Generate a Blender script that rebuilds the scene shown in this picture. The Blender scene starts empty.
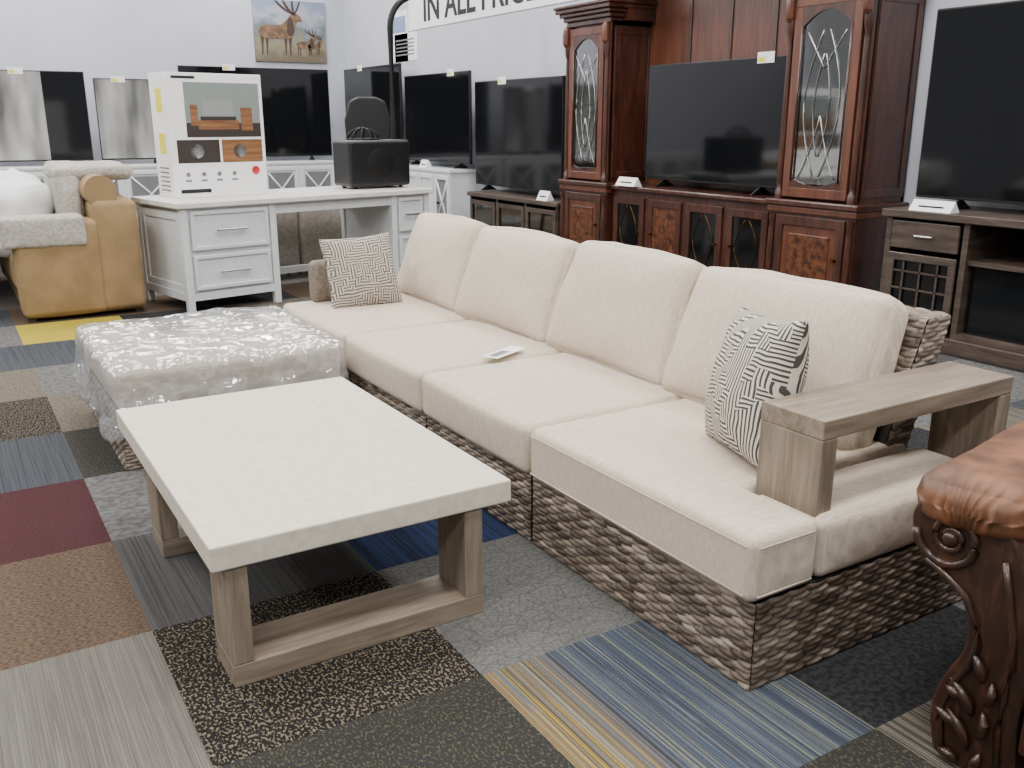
import bpy, bmesh, math, random
import numpy as np
from mathutils import Vector, Matrix, noise
random.seed(7)
H=1.45
# ------------------------------------------------------------------ materials
def srgb(r,g,b):
    return tuple((c/12.92 if c<=.04045 else ((c+.055)/1.055)**2.4) for c in (r,g,b))+(1,)
def newmat(name):
    m=bpy.data.materials.new(name); m.use_nodes=True
    nt=m.node_tree; b=nt.nodes['Principled BSDF']
    return m,nt,b
def N(nt,t,**kw):
    n=nt.nodes.new(t)
    for k,v in kw.items(): setattr(n,k,v)
    return n
def coords(nt,scale=(1,1,1),rot=(0,0,0),kind='Object'):
    tc=N(nt,'ShaderNodeTexCoord'); mp=N(nt,'ShaderNodeMapping')
    mp.inputs['Scale'].default_value=scale; mp.inputs['Rotation'].default_value=rot
    nt.links.new(tc.outputs[kind],mp.inputs['Vector']); return mp.outputs['Vector']
def ramp(nt,fac,stops,interp='LINEAR'):
    r=N(nt,'ShaderNodeValToRGB'); cr=r.color_ramp; cr.interpolation=interp
    while len(cr.elements)<len(stops): cr.elements.new(.5)
    for e,(p,c) in zip(cr.elements,stops): e.position=p; e.color=c
    nt.links.new(fac,r.inputs['Fac']); return r.outputs['Color']
def bump(nt,b,h,strength=.3,dist=.01):
    bp=N(nt,'ShaderNodeBump'); bp.inputs['Strength'].default_value=strength; bp.inputs['Distance'].default_value=dist
    nt.links.new(h,bp.inputs['Height']); nt.links.new(bp.outputs['Normal'],b.inputs['Normal']); return bp
def noisemat(name,c1,c2,scale=(20,20,20),rough=.6,bs=.1,bd=.003,metal=0,detail=4,lo=.35,hi=.65,nscale=1,sheen=0,coat=0):
    m,nt,b=newmat(name)
    v=coords(nt,scale); n=N(nt,'ShaderNodeTexNoise'); n.inputs['Scale'].default_value=nscale; n.inputs['Detail'].default_value=detail
    nt.links.new(v,n.inputs['Vector'])
    col=ramp(nt,n.outputs['Fac'],[(lo,c1),(hi,c2)])
    nt.links.new(col,b.inputs['Base Color']); b.inputs['Roughness'].default_value=rough; b.inputs['Metallic'].default_value=metal
    if sheen: b.inputs['Sheen Weight'].default_value=sheen
    if coat: b.inputs['Coat Weight'].default_value=coat; b.inputs['Coat Roughness'].default_value=.15
    if bs: bump(nt,b,n.outputs['Fac'],bs,bd)
    return m
def woodmat(name,c1,c2,c3,scale,rough=.45,coat=0,bs=.1):
    m,nt,b=newmat(name)
    v=coords(nt,scale); n=N(nt,'ShaderNodeTexNoise'); n.inputs['Scale'].default_value=1; n.inputs['Detail'].default_value=8; n.inputs['Roughness'].default_value=.65; n.inputs['Distortion'].default_value=.6
    nt.links.new(v,n.inputs['Vector'])
    col=ramp(nt,n.outputs['Fac'],[(.3,c1),(.5,c2),(.7,c3)])
    nt.links.new(col,b.inputs['Base Color']); b.inputs['Roughness'].default_value=rough
    if coat: b.inputs['Coat Weight'].default_value=coat; b.inputs['Coat Roughness'].default_value=.12
    bump(nt,b,n.outputs['Fac'],bs,.002)
    return m
def flat(name,c,rough=.5,metal=0,emit=0):
    return noisemat(name,c,tuple(x*.93 for x in c[:3])+(1,),(30,30,30),rough,0,metal=metal)
def linen(name,c1,c2):
    m,nt,b=newmat(name)
    v=coords(nt,(1,1,1))
    a=N(nt,'ShaderNodeTexNoise'); a.inputs['Scale'].default_value=1; a.inputs['Detail'].default_value=3
    nt.links.new(coords(nt,(26,420,26)),a.inputs['Vector'])
    c=N(nt,'ShaderNodeTexNoise'); c.inputs['Scale'].default_value=1; c.inputs['Detail'].default_value=2
    nt.links.new(coords(nt,(600,60,600)),c.inputs['Vector'])
    ad=N(nt,'ShaderNodeMath',operation='MULTIPLY_ADD'); ad.inputs[1].default_value=.6
    nt.links.new(a.outputs['Fac'],ad.inputs[0])
    c4=N(nt,'ShaderNodeMath',operation='MULTIPLY'); c4.inputs[1].default_value=.4; nt.links.new(c.outputs['Fac'],c4.inputs[0]); nt.links.new(c4.outputs[0],ad.inputs[2])
    col=ramp(nt,ad.outputs[0],[(.34,c1),(.64,c2)])
    nt.links.new(col,b.inputs['Base Color']); b.inputs['Roughness'].default_value=.9; b.inputs['Sheen Weight'].default_value=.05
    w=N(nt,'ShaderNodeTexNoise'); w.inputs['Scale'].default_value=3.2; w.inputs['Detail'].default_value=1; w.inputs['Distortion'].default_value=.7; nt.links.new(v,w.inputs['Vector'])
    m2=N(nt,'ShaderNodeMath',operation='MULTIPLY_ADD'); m2.inputs[1].default_value=6; nt.links.new(w.outputs['Fac'],m2.inputs[0])
    m3=N(nt,'ShaderNodeMath',operation='MULTIPLY'); m3.inputs[1].default_value=.03; nt.links.new(ad.outputs[0],m3.inputs[0]); nt.links.new(m3.outputs[0],m2.inputs[2])
    bump(nt,b,m2.outputs[0],.3,.005)
    return m
M={}
M['linen']=linen('linen_fabric',srgb(.685,.63,.565),srgb(.835,.785,.72))
M['tabletop']=noisemat('cast_stone',srgb(.79,.76,.695),srgb(.84,.815,.755),(40,40,40),.5,.02,.001,detail=8)
M['oakX']=woodmat('weathered_oak_x',srgb(.41,.365,.31),srgb(.505,.455,.395),srgb(.60,.545,.48),(3,40,40))
M['oakZ']=woodmat('weathered_oak_z',srgb(.41,.365,.31),srgb(.505,.455,.395),srgb(.60,.545,.48),(40,40,3))
M['cherry']=woodmat('cherry_wood',srgb(.15,.08,.058),srgb(.245,.13,.09),srgb(.335,.18,.125),(18,18,3),.35,.4,.03)
M['cherry2']=woodmat('cherry_wood_light',srgb(.26,.14,.095),srgb(.36,.20,.135),srgb(.42,.245,.165),(14,14,2),.4,.3,.03)
M['burl']=noisemat('burl_veneer',srgb(.20,.11,.07),srgb(.42,.25,.15),(20,20,20),.3,0,detail=10,coat=.4)
M['carve']=woodmat('carved_walnut',srgb(.12,.07,.05),srgb(.20,.12,.085),srgb(.30,.185,.13),(30,30,8),.35,.4,.08)
M['espresso']=woodmat('espresso_wood',srgb(.19,.155,.135),srgb(.28,.235,.205),srgb(.35,.30,.265),(4,4,30),.45,.1,.03)
M['white']=flat('white_paint',srgb(.86,.87,.88),.4)
M['whitetop']=noisemat('white_desk_top',srgb(.84,.83,.80),srgb(.90,.89,.87),(8,8,8),.35,0)
M['steel']=flat('brushed_steel',srgb(.75,.75,.74),.3,1)
M['black']=flat('black_plastic',srgb(.07,.07,.075),.4)
M['blackmat']=flat('black_metal',srgb(.06,.06,.06),.5,.3)
M['screen']=flat('tv_screen',srgb(.055,.06,.07),.07)
M['screenglare']=noisemat('tv_film',srgb(.40,.40,.39),srgb(.80,.80,.79),(3,3,.7),.2,.1,.02,detail=2,metal=.4)  # silver tones painted in for light reflected by a switched-off screen
M['card']=flat('white_card',srgb(.95,.95,.95),.6)
M['ink']=flat('black_ink',srgb(.06,.06,.07),.6)
M['grayink']=flat('gray_ink',srgb(.45,.45,.47),.6)
M['tan']=noisemat('tan_upholstery',srgb(.53,.435,.30),srgb(.60,.495,.35),(6,6,6),.8,.15,.006)
M['bed']=noisemat('white_bedding',srgb(.84,.84,.84),srgb(.90,.90,.90),(5,5,5),.9,.3,.03,detail=3)
M['throw']=noisemat('gray_throw',srgb(.60,.58,.55),srgb(.72,.70,.67),(50,50,50),.95,.12,.004)
M['leather']=noisemat('brown_leather',srgb(.30,.18,.11),srgb(.50,.325,.21),(11,11,11),.5,.35,.008,detail=8)
M['beige']=noisemat('beige_upholstery',srgb(.62,.59,.55),srgb(.70,.67,.63),(30,30,30),.9,.2,.003)
M['taupe']=noisemat('taupe_upholstery',srgb(.42,.38,.34),srgb(.52,.47,.42),(60,60,60),.9,.2,.003)
M['wall']=noisemat('wall_paint',srgb(.725,.735,.775),srgb(.745,.755,.795),(3,3,3),.8,.03,.003)
M['ceil']=flat('ceiling_tile',srgb(.85,.85,.85),.9)
M['brass']=flat('antique_brass',srgb(.45,.33,.17),.35,1)
M['darkin']=flat('cabinet_interior',srgb(.30,.20,.16),.6)
M['yellow']=flat('yellow_sticker',srgb(.90,.86,.10),.5)
M['red']=flat('red_sticker',srgb(.75,.15,.15),.5)
def glassm():
    m,nt,b=newmat('cabinet_glass'); out=nt.nodes['Material Output']
    tr=N(nt,'ShaderNodeBsdfTransparent'); tr.inputs[0].default_value=(.75,.8,.8,1)
    gl=N(nt,'ShaderNodeBsdfGlossy'); gl.inputs['Roughness'].default_value=.06; gl.inputs[0].default_value=(.9,.9,.9,1)
    mx=N(nt,'ShaderNodeMixShader'); mx.inputs[0].default_value=.22
    nt.links.new(tr.outputs[0],mx.inputs[1]); nt.links.new(gl.outputs[0],mx.inputs[2]); nt.links.new(mx.outputs[0],out.inputs[0]); return m
M['glass']=glassm()
def filmm():
    m,nt,b=newmat('plastic_film'); out=nt.nodes['Material Output']
    tr=N(nt,'ShaderNodeBsdfTransparent'); tr.inputs[0].default_value=(.97,.98,.98,1)
    di=N(nt,'ShaderNodeBsdfDiffuse'); di.inputs[0].default_value=srgb(.86,.87,.89)
    gl=N(nt,'ShaderNodeBsdfGlossy'); gl.inputs['Roughness'].default_value=.10; gl.inputs[0].default_value=(1,1,1,1)
    wn=N(nt,'ShaderNodeTexNoise'); wn.inputs['Scale'].default_value=5; nt.links.new(coords(nt),wn.inputs['Vector'])
    vm=N(nt,'ShaderNodeVectorMath',operation='MULTIPLY_ADD'); vm.inputs[1].default_value=(.35,.35,.35); nt.links.new(wn.outputs['Color'],vm.inputs[0]); nt.links.new(coords(nt,(1,1.6,1)),vm.inputs[2])
    vo=N(nt,'ShaderNodeTexVoronoi'); vo.inputs['Scale'].default_value=6; nt.links.new(vm.outputs[0],vo.inputs['Vector'])
    bp=N(nt,'ShaderNodeBump'); bp.inputs['Strength'].default_value=.8; bp.inputs['Distance'].default_value=.045; nt.links.new(vo.outputs['Distance'],bp.inputs['Height'])
    nt.links.new(bp.outputs['Normal'],gl.inputs['Normal'])
    lw=N(nt,'ShaderNodeLayerWeight'); lw.inputs[0].default_value=.3
    mr=N(nt,'ShaderNodeMapRange'); mr.inputs[3].default_value=.14; mr.inputs[4].default_value=.5; nt.links.new(lw.outputs['Facing'],mr.inputs[0])
    m1=N(nt,'ShaderNodeMixShader'); m1.inputs[0].default_value=.22; nt.links.new(tr.outputs[0],m1.inputs[1]); nt.links.new(di.outputs[0],m1.inputs[2])
    mx=N(nt,'ShaderNodeMixShader'); nt.links.new(mr.outputs[0],mx.inputs[0])
    nt.links.new(m1.outputs[0],mx.inputs[1]); nt.links.new(gl.outputs[0],mx.inputs[2]); nt.links.new(mx.outputs[0],out.inputs[0]); return m
M['film']=filmm()
def wickm():
    m,nt,b=newmat('woven_wicker'); a=N(nt,'ShaderNodeAttribute'); a.attribute_name='Col'
    v=coords(nt,(200,200,200)); n=N(nt,'ShaderNodeTexNoise'); n.inputs['Scale'].default_value=1; nt.links.new(v,n.inputs['Vector'])
    r=ramp(nt,n.outputs['Fac'],[(.3,(.75,.75,.75,1)),(.7,(1.1,1.1,1.1,1))])
    mx=N(nt,'ShaderNodeMixRGB',blend_type='MULTIPLY'); mx.inputs[0].default_value=1
    nt.links.new(a.outputs['Color'],mx.inputs[1]); nt.links.new(r,mx.inputs[2]); nt.links.new(mx.outputs[0],b.inputs['Base Color'])
    b.inputs['Roughness'].default_value=.5; return m
M['wicker']=wickm(); M['wickdark']=flat('wicker_dark_frame',srgb(.14,.12,.11),.8)  # dark-coloured inner frame behind the weave
def patternm(name,cells,freq,dark,light):
    m,nt,b=newmat(name)
    v=coords(nt,(1,1,1),kind='UV')
    wn=N(nt,'ShaderNodeTexNoise'); wn.inputs['Scale'].default_value=3; nt.links.new(v,wn.inputs['Vector'])
    vm=N(nt,'ShaderNodeVectorMath',operation='MULTIPLY_ADD'); vm.inputs[1].default_value=(.10,.10,0); nt.links.new(wn.outputs['Color'],vm.inputs[0]); nt.links.new(v,vm.inputs[2])
    v=vm.outputs[0]
    vo=N(nt,'ShaderNodeTexVoronoi',voronoi_dimensions='2D',distance='CHEBYCHEV'); vo.inputs['Scale'].default_value=cells; vo.inputs['Randomness'].default_value=.9
    nt.links.new(v,vo.inputs['Vector'])
    sx=N(nt,'ShaderNodeSeparateXYZ'); nt.links.new(v,sx.inputs[0])
    sc=N(nt,'ShaderNodeSeparateColor'); nt.links.new(vo.outputs['Color'],sc.inputs[0])
    gt=N(nt,'ShaderNodeMath',operation='GREATER_THAN'); gt.inputs[1].default_value=.45; nt.links.new(sc.outputs[0],gt.inputs[0])
    mx=N(nt,'ShaderNodeMix'); nt.links.new(gt.outputs[0],mx.inputs[0]); nt.links.new(sx.outputs[0],mx.inputs[2]); nt.links.new(sx.outputs[1],mx.inputs[3])
    ml=N(nt,'ShaderNodeMath',operation='MULTIPLY'); ml.inputs[1].default_value=2*math.pi*freq; nt.links.new(mx.outputs[0],ml.inputs[0])
    sn=N(nt,'ShaderNodeMath',operation='SINE'); nt.links.new(ml.outputs[0],sn.inputs[0])
    col=ramp(nt,sn.outputs[0],[(.0,light),(.10,dark)],'CONSTANT')
    nt.links.new(col,b.inputs['Base Color']); b.inputs['Roughness'].default_value=.95
    bump(nt,b,sn.outputs[0],.25,.003); return m
M['maze']=patternm('maze_print_fabric',10,34,srgb(.27,.26,.25),srgb(.80,.77,.72))
M['maze2']=patternm('small_maze_print_fabric',13,27,srgb(.35,.335,.32),srgb(.72,.69,.64))
# carpet
def carpet_finish(nt,b,col,mul=.72):
    mm=N(nt,'ShaderNodeMixRGB',blend_type='MULTIPLY'); mm.inputs[0].default_value=1; mm.inputs[2].default_value=(mul,mul,mul,1); nt.links.new(col,mm.inputs[1])
    nt.links.new(mm.outputs[0],b.inputs['Base Color']); b.inputs['Roughness'].default_value=.97
    b.inputs['Specular IOR Level'].default_value=.1
    n=N(nt,'ShaderNodeTexNoise'); n.inputs['Scale'].default_value=300; nt.links.new(coords(nt),n.inputs['Vector']); bump(nt,b,n.outputs['Fac'],.8,.006)
def c_speckle(name,c1,c2,sc=60,thr=.5,stretch=(1,1,1),w=.03):
    m,nt,b=newmat('carpet_'+name); n=N(nt,'ShaderNodeTexNoise'); n.inputs['Scale'].default_value=sc; n.inputs['Detail'].default_value=3
    nt.links.new(coords(nt,stretch),n.inputs['Vector'])
    carpet_finish(nt,b,ramp(nt,n.outputs['Fac'],[(thr-w,c1),(thr+w,c2)])); return m
def c_stripe(name,cols,sc=60,axis=0):
    m,nt,b=newmat('carpet_'+name); n=N(nt,'ShaderNodeTexNoise'); n.inputs['Scale'].default_value=1; n.inputs['Detail'].default_value=2
    s=[.8,.8,.8]; s[axis]=sc; nt.links.new(coords(nt,tuple(s)),n.inputs['Vector'])
    k=len(cols); st=[(.3+.4*i/k,c) for i,c in enumerate(cols)]
    carpet_finish(nt,b,ramp(nt,n.outputs['Fac'],st,'CONSTANT')); return m
def c_crack(name,c1,c2,sc=14):
    # gray tile with a fine web of straight crossing lines (triangulated geometric print)
    m,nt,b=newmat('carpet_'+name)
    n2=N(nt,'ShaderNodeTexNoise'); n2.inputs['Scale'].default_value=90; n2.inputs['Detail'].default_value=3; nt.links.new(coords(nt),n2.inputs['Vector'])
    base=ramp(nt,n2.outputs['Fac'],[(.4,c1),(.6,tuple(x*1.4 for x in c1[:3])+(1,))])
    for s_,rot,st in ((sc,.3,1.9),(sc*.8,1.5,2.1),(sc*.7,-.8,1.8)):
        n=N(nt,'ShaderNodeTexVoronoi',feature='DISTANCE_TO_EDGE',voronoi_dimensions='2D'); n.inputs['Scale'].default_value=s_
        nt.links.new(coords(nt,(1,st,1),(0,0,rot)),n.inputs['Vector'])
        f=ramp(nt,n.outputs['Distance'],[(.012,(.42,.42,.42,1)),(.04,(0,0,0,1))])
        mx=N(nt,'ShaderNodeMixRGB'); nt.links.new(f,mx.inputs[0]); nt.links.new(base,mx.inputs[1]); mx.inputs[2].default_value=c2; base=mx.outputs[0]
    carpet_finish(nt,b,base); return m
def c_blue():
    m,nt,b=newmat('carpet_blue_yellow_stripe')
    v=coords(nt); n=N(nt,'ShaderNodeTexNoise'); n.inputs['Scale'].default_value=1; n.inputs['Detail'].default_value=1
    nt.links.new(coords(nt,(165,.3,1)),n.inputs['Vector'])
    A=ramp(nt,n.outputs['Fac'],[(.25,srgb(.24,.24,.26)),(.36,srgb(.36,.40,.47)),(.41,srgb(.26,.27,.29)),(.45,srgb(.46,.49,.52)),(.48,srgb(.24,.26,.30)),(.52,srgb(.28,.33,.43)),(.56,srgb(.26,.27,.29)),(.60,srgb(.52,.54,.52)),(.64,srgb(.28,.30,.35)),(.68,srgb(.54,.54,.38))],'CONSTANT')
    Bc=ramp(nt,n.outputs['Fac'],[(.25,srgb(.30,.30,.30)),(.38,srgb(.70,.60,.24)),(.42,srgb(.36,.36,.37)),(.47,srgb(.68,.54,.26)),(.51,srgb(.33,.34,.36)),(.58,srgb(.55,.57,.57)),(.62,srgb(.34,.41,.52)),(.66,srgb(.70,.60,.24))],'CONSTANT')
    s=N(nt,'ShaderNodeSeparateXYZ'); nt.links.new(v,s.inputs[0])
    mr=N(nt,'ShaderNodeMapRange'); mr.inputs[1].default_value=1.20; mr.inputs[2].default_value=1.30; mr.inputs[3].default_value=0; mr.inputs[4].default_value=1
    nt.links.new(s.outputs[0],mr.inputs[0])
    mx=N(nt,'ShaderNodeMixRGB'); nt.links.new(mr.outputs[0],mx.inputs[0]); nt.links.new(Bc,mx.inputs[1]); nt.links.new(A,mx.inputs[2])
    carpet_finish(nt,b,mx.outputs[0],.85); return m
C={
 'ribgray':c_stripe('light_gray_rib',[srgb(.42,.41,.385),srgb(.51,.495,.47),srgb(.45,.435,.415),srgb(.54,.525,.50)],160,0),
 'brown':c_speckle('brown_weave',srgb(.33,.275,.235),srgb(.46,.39,.325),70,.5,(1,3,1),.08),
 'maroon':c_speckle('maroon',srgb(.28,.17,.19),srgb(.345,.215,.23),90,.5,(1,3,1),.1),
 'slate':c_stripe('slate_stripe',[srgb(.27,.285,.31),srgb(.33,.345,.365),srgb(.30,.31,.33)],110,0),
 'blackspec':c_speckle('black_beige_speckle',srgb(.17,.165,.16),srgb(.52,.475,.41),85,.55,(1.6,1,1),.02),
 'darkgold':c_speckle('charcoal_gold_fleck',srgb(.24,.24,.235),srgb(.38,.36,.29),80,.57,(2,1,1),.03),
 'charrib':c_stripe('charcoal_rib',[srgb(.31,.31,.31),srgb(.38,.38,.38),srgb(.33,.33,.33)],130,0),
 'mottle':c_speckle('gray_mottle',srgb(.40,.40,.40),srgb(.50,.50,.49),35,.5,(1,1,1),.1),
 'blue':c_blue(),
 'crack':c_crack('gray_geometric',srgb(.43,.43,.42),srgb(.31,.31,.31),13),
 'royal':c_stripe('royal_blue',[srgb(.17,.20,.28),srgb(.19,.25,.40),srgb(.18,.19,.24)],60,0),
 'black':c_speckle('near_black',srgb(.18,.18,.185),srgb(.26,.26,.265),60,.5,(1,1,1),.1),
 'beigestripe':c_stripe('beige_stripe',[srgb(.46,.43,.38),srgb(.33,.32,.31),srgb(.54,.51,.46),srgb(.39,.37,.34)],90,0),
 'tan':c_speckle('tan',srgb(.42,.39,.35),srgb(.52,.48,.43),60,.5,(1,1,1),.1),
 'yellow':c_speckle('yellow',srgb(.72,.64,.22),srgb(.80,.73,.30),60,.5,(1,3,1),.1),
}
# ------------------------------------------------------------------ builder
class B:
    def __init__(s,name,loc=(0,0,0),rz=0,single=False):
        s.name=name; s.loc=loc; s.rz=rz; s.parts={}; s.single=single
    def add(s,part,verts,faces,mat,smooth=False,Mx=None,uv=None,col=None):
        if s.single: part=s.name
        p=s.parts.setdefault(part,dict(v=[],f=[],m=[],s=[],mats=[],uv={},col=[]))
        o=len(p['v'])
        if Mx is not None: verts=[Mx@Vector(v) for v in verts]
        p['v'].extend([tuple(v) for v in verts])
        p['col'].extend(col if col is not None else [(1,1,1,1)]*len(verts))
        if uv is not None:
            for i,u in enumerate(uv): p['uv'][o+i]=u
        if mat not in p['mats']: p['mats'].append(mat)
        mi=p['mats'].index(mat)
        for f in faces:
            p['f'].append([o+i for i in f]); p['m'].append(mi); p['s'].append(smooth)
    def bm(s,part,bm,mat,smooth=False,Mx=None):
        bm.verts.ensure_lookup_table(); bm.verts.index_update()
        s.add(part,[v.co.copy() for v in bm.verts],[[v.index for v in f.verts] for f in bm.faces],mat,smooth,Mx); bm.free()
    def box(s,part,lo,hi,mat,bev=0.0,seg=2,Mx=None):
        bm=bmesh.new(); bmesh.ops.create_cube(bm,size=1)
        for v in bm.verts:
            v.co=Vector([lo[i]+(v.co[i]+.5)*(hi[i]-lo[i]) for i in range(3)])
        if bev>0:
            bev=min(bev,.45*min(abs(hi[i]-lo[i]) for i in range(3)))
            bmesh.ops.bevel(bm,geom=bm.edges[:],offset=bev,segments=seg,profile=.5,affect='EDGES')
        s.bm(part,bm,mat,False,Mx)
    def cyl(s,part,p0,p1,r0,mat,r1=None,n=20,caps=True):
        r1=r0 if r1 is None else r1
        p0=Vector(p0);p1=Vector(p1);d=(p1-p0).normalized(); q=d.to_track_quat('Z','Y')
        vs=[];fs=[]
        for k,(p,r) in enumerate(((p0,r0),(p1,r1))):
            for i in range(n):
                a=2*math.pi*i/n; vs.append(p+q@Vector((r*math.cos(a),r*math.sin(a),0)))
        for i in range(n): fs.append([i,(i+1)%n,n+(i+1)%n,n+i])
        s.add(part,vs,fs,mat,True)
        if caps:
            s.add(part,vs[:n],[list(range(n))[::-1]],mat); s.add(part,vs[n:],[list(range(n))],mat)
    def lathe(s,part,c,prof,mat,n=20,Mx=None):
        vs=[];fs=[]
        for r,z in prof:
            for i in range(n):
                a=2*math.pi*i/n; vs.append((c[0]+r*math.cos(a),c[1]+r*math.sin(a),c[2]+z))
        for k in range(len(prof)-1):
            for i in range(n): fs.append([k*n+i,k*n+(i+1)%n,(k+1)*n+(i+1)%n,(k+1)*n+i])
        s.add(part,vs,fs,mat,True,Mx)
    def tube(s,part,pts,r,mat,n=8):
        pts=[Vector(p) for p in pts]; vs=[];fs=[]
        for k,p in enumerate(pts):
            d=(pts[min(k+1,len(pts)-1)]-pts[max(k-1,0)]).normalized(); q=d.to_track_quat('Z','Y')
            rr=r[k] if isinstance(r,(list,tuple)) else r
            for i in range(n):
                a=2*math.pi*i/n; vs.append(p+q@Vector((rr*math.cos(a),rr*math.sin(a),0)))
        for k in range(len(pts)-1):
            for i in range(n): fs.append([k*n+i,k*n+(i+1)%n,(k+1)*n+(i+1)%n,(k+1)*n+i])
        fs.append(list(range(n))[::-1]); fs.append([(len(pts)-1)*n+i for i in range(n)])
        s.add(part,vs,fs,mat,True)
    def prism(s,part,pts,Mx,depth,mat,bev=0,seg=3,smooth=False):
        bm=bmesh.new(); vs=[bm.verts.new((x,y,0)) for x,y in pts]; f=bm.faces.new(vs)
        r=bmesh.ops.extrude_face_region(bm,geom=[f])
        for v in r['geom']:
            if isinstance(v,bmesh.types.BMVert): v.co.z=depth
        bmesh.ops.recalc_face_normals(bm,faces=bm.faces[:])
        if bev: bmesh.ops.bevel(bm,geom=bm.edges[:],offset=bev,segments=seg,profile=.5,affect='EDGES')
        s.bm(part,bm,mat,smooth,Mx)
    def soft(s,part,lo,hi,r,puff,mat,Mx=None,n=12,wob=0,seed=0,open_bottom=False,wf=4,fn=None):
        h=[(hi[i]-lo[i])/2 for i in range(3)]; c=[(hi[i]+lo[i])/2 for i in range(3)]
        def line(hh):
            e=[-hh+r*(1-math.cos(t*math.pi/2/5)) for t in range(5)]
            a=-hh+r; mid=[a+(2*(hh-r))*k/n for k in range(n+1)]
            return e+mid+[-x for x in e[::-1]]
        L=[line(x) for x in h]; idx={};vs=[];fs=[]
        def vert(i,j,k):
            key=(i,j,k)
            if key in idx: return idx[key]
            p=[L[0][i],L[1][j],L[2][k]]
            inn=[max(-(h[a]-r),min(h[a]-r,p[a])) for a in range(3)]
            d=Vector([p[a]-inn[a] for a in range(3)]); 
            q=Vector(inn)+(d.normalized()*r if d.length>1e-9 else d)
            u=[max(-1,min(1,p[a]/h[a])) for a in range(3)]
            for a in range(3):
                b_,c_=(a+1)%3,(a+2)%3
                w=(1-abs(u[b_])**3)*(1-abs(u[c_])**3)
                q[a]+=puff[a]*u[a]*abs(u[a])*w
            if wob:
                nv=noise.noise_vector(Vector((q[0]*wf+seed,q[1]*wf,q[2]*wf)))+.5*noise.noise_vector(Vector((q[0]*wf*2.7+seed,q[1]*wf*2.7,q[2]*wf*2.7)))
                q+=nv*wob
            q=(q[0]+c[0],q[1]+c[1],q[2]+c[2])
            if fn: q=fn(q)
            idx[key]=len(vs); vs.append(q); return idx[key]
        n0=[len(l)-1 for l in L]
        for a in range(3):
            b_,c_=(a+1)%3,(a+2)%3
            for side in (0,n0[a]):
                if open_bottom and a==2 and side==0: continue
                for i in range(n0[b_]):
                    for j in range(n0[c_]):
                        q=[]
                        for (ii,jj) in ((i,j),(i+1,j),(i+1,j+1),(i,j+1)):
                            t=[0,0,0]; t[a]=side;t[b_]=ii;t[c_]=jj; q.append(vert(*t))
                        if side==0: q=q[::-1]
                        fs.append(q)
        s.add(part,vs,fs,mat,True,Mx)
    def pillow(s,part,a,T,mat,Mx,n=28,concave=.07):
        vs=[];fs=[];uv=[]
        for side in (1,-1):
            o=len(vs)
            for i in range(n+1):
                for j in range(n+1):
                    u=math.sin((i/n-.5)*math.pi); v=math.sin((j/n-.5)*math.pi)
                    t=T*max(0,(1-u*u)*(1-v*v))**.42
                    x=u*a*(1-concave*(1-v*v)); y=v*a*(1-concave*(1-u*u))
                    t*=1+.12*noise.noise(Vector((x*6,y*6,side)))
                    vs.append((x,y,side*t)); uv.append((x/(2*a)+.5,y/(2*a)+.5+(.37 if side<0 else 0)))
            for i in range(n):
                for j in range(n):
                    q=[o+i*(n+1)+j,o+(i+1)*(n+1)+j,o+(i+1)*(n+1)+j+1,o+i*(n+1)+j+1]
                    fs.append(q if side>0 else q[::-1])
        s.add(part,vs,fs,mat,True,Mx,uv)
    def wicker(s,part,o,ud,vd,L,Hh,fn=None):
        o=Vector(o);ud=Vector(ud);vd=Vector(vd);nd=ud.cross(vd).normalized()
        rh=Hh/max(1,round(Hh/.0155)); sw=.072; rows=max(1,round(Hh/rh))
        nu=max(4,int(L/.0062)); per=5; nv=rows*per
        pal=[srgb(.50,.445,.395),srgb(.42,.365,.32),srgb(.62,.565,.51),srgb(.33,.28,.24),srgb(.46,.405,.355),srgb(.39,.35,.315),srgb(.56,.51,.46)]
        vs=[];cs=[];fs=[];cache={}
        seed=int(abs(o[0]*1000+o[1]*333))%1000
        for j in range(nv+1):
            vv=rh*rows*j/nv
            for i in range(nu+1):
                x=L*i/nu
                best=0;bk=None
                r0=int(vv/rh)
                for row in (r0-1,r0,r0+1):
                    if row<0 or row>rows-1: continue
                    k=x/sw+.5*(row%2)+.13*math.sin(row*3.7); ki=math.floor(k); fu=k-ki
                    sf=max(0,math.sin(math.pi*fu))
                    ctr=(row+.5)*rh+(fu-.5)*.0035
                    hw=rh*.58*(.75+.25*sf**.7)
                    dv=(vv-ctr)/hw
                    if abs(dv)<1:
                        hgt=.0105*math.sqrt(1-dv*dv)*(.10+.90*sf**.6)
                        if hgt>best or bk is None: best=hgt;bk=(row,ki)
                if i in(0,nu): best*=.4
                if bk is None: bk=(min(r0,rows-1),math.floor(x/sw))
                if bk not in cache:
                    rr=random.Random(seed*9973+bk[0]*131+bk[1]*17); c=rr.choice(pal); g=rr.uniform(.78,1.12); cache[bk]=(c[0]*g,c[1]*g,c[2]*g,1)
                p=o+ud*x+vd*vv+nd*best
                if fn: p=Vector(fn(p))
                vs.append(p); cs.append(cache[bk])
        for j in range(nv):
            for i in range(nu): fs.append([j*(nu+1)+i,j*(nu+1)+i+1,(j+1)*(nu+1)+i+1,(j+1)*(nu+1)+i])
        s.add(part,vs,fs,M['wicker'],True,None,None,cs)
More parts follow.
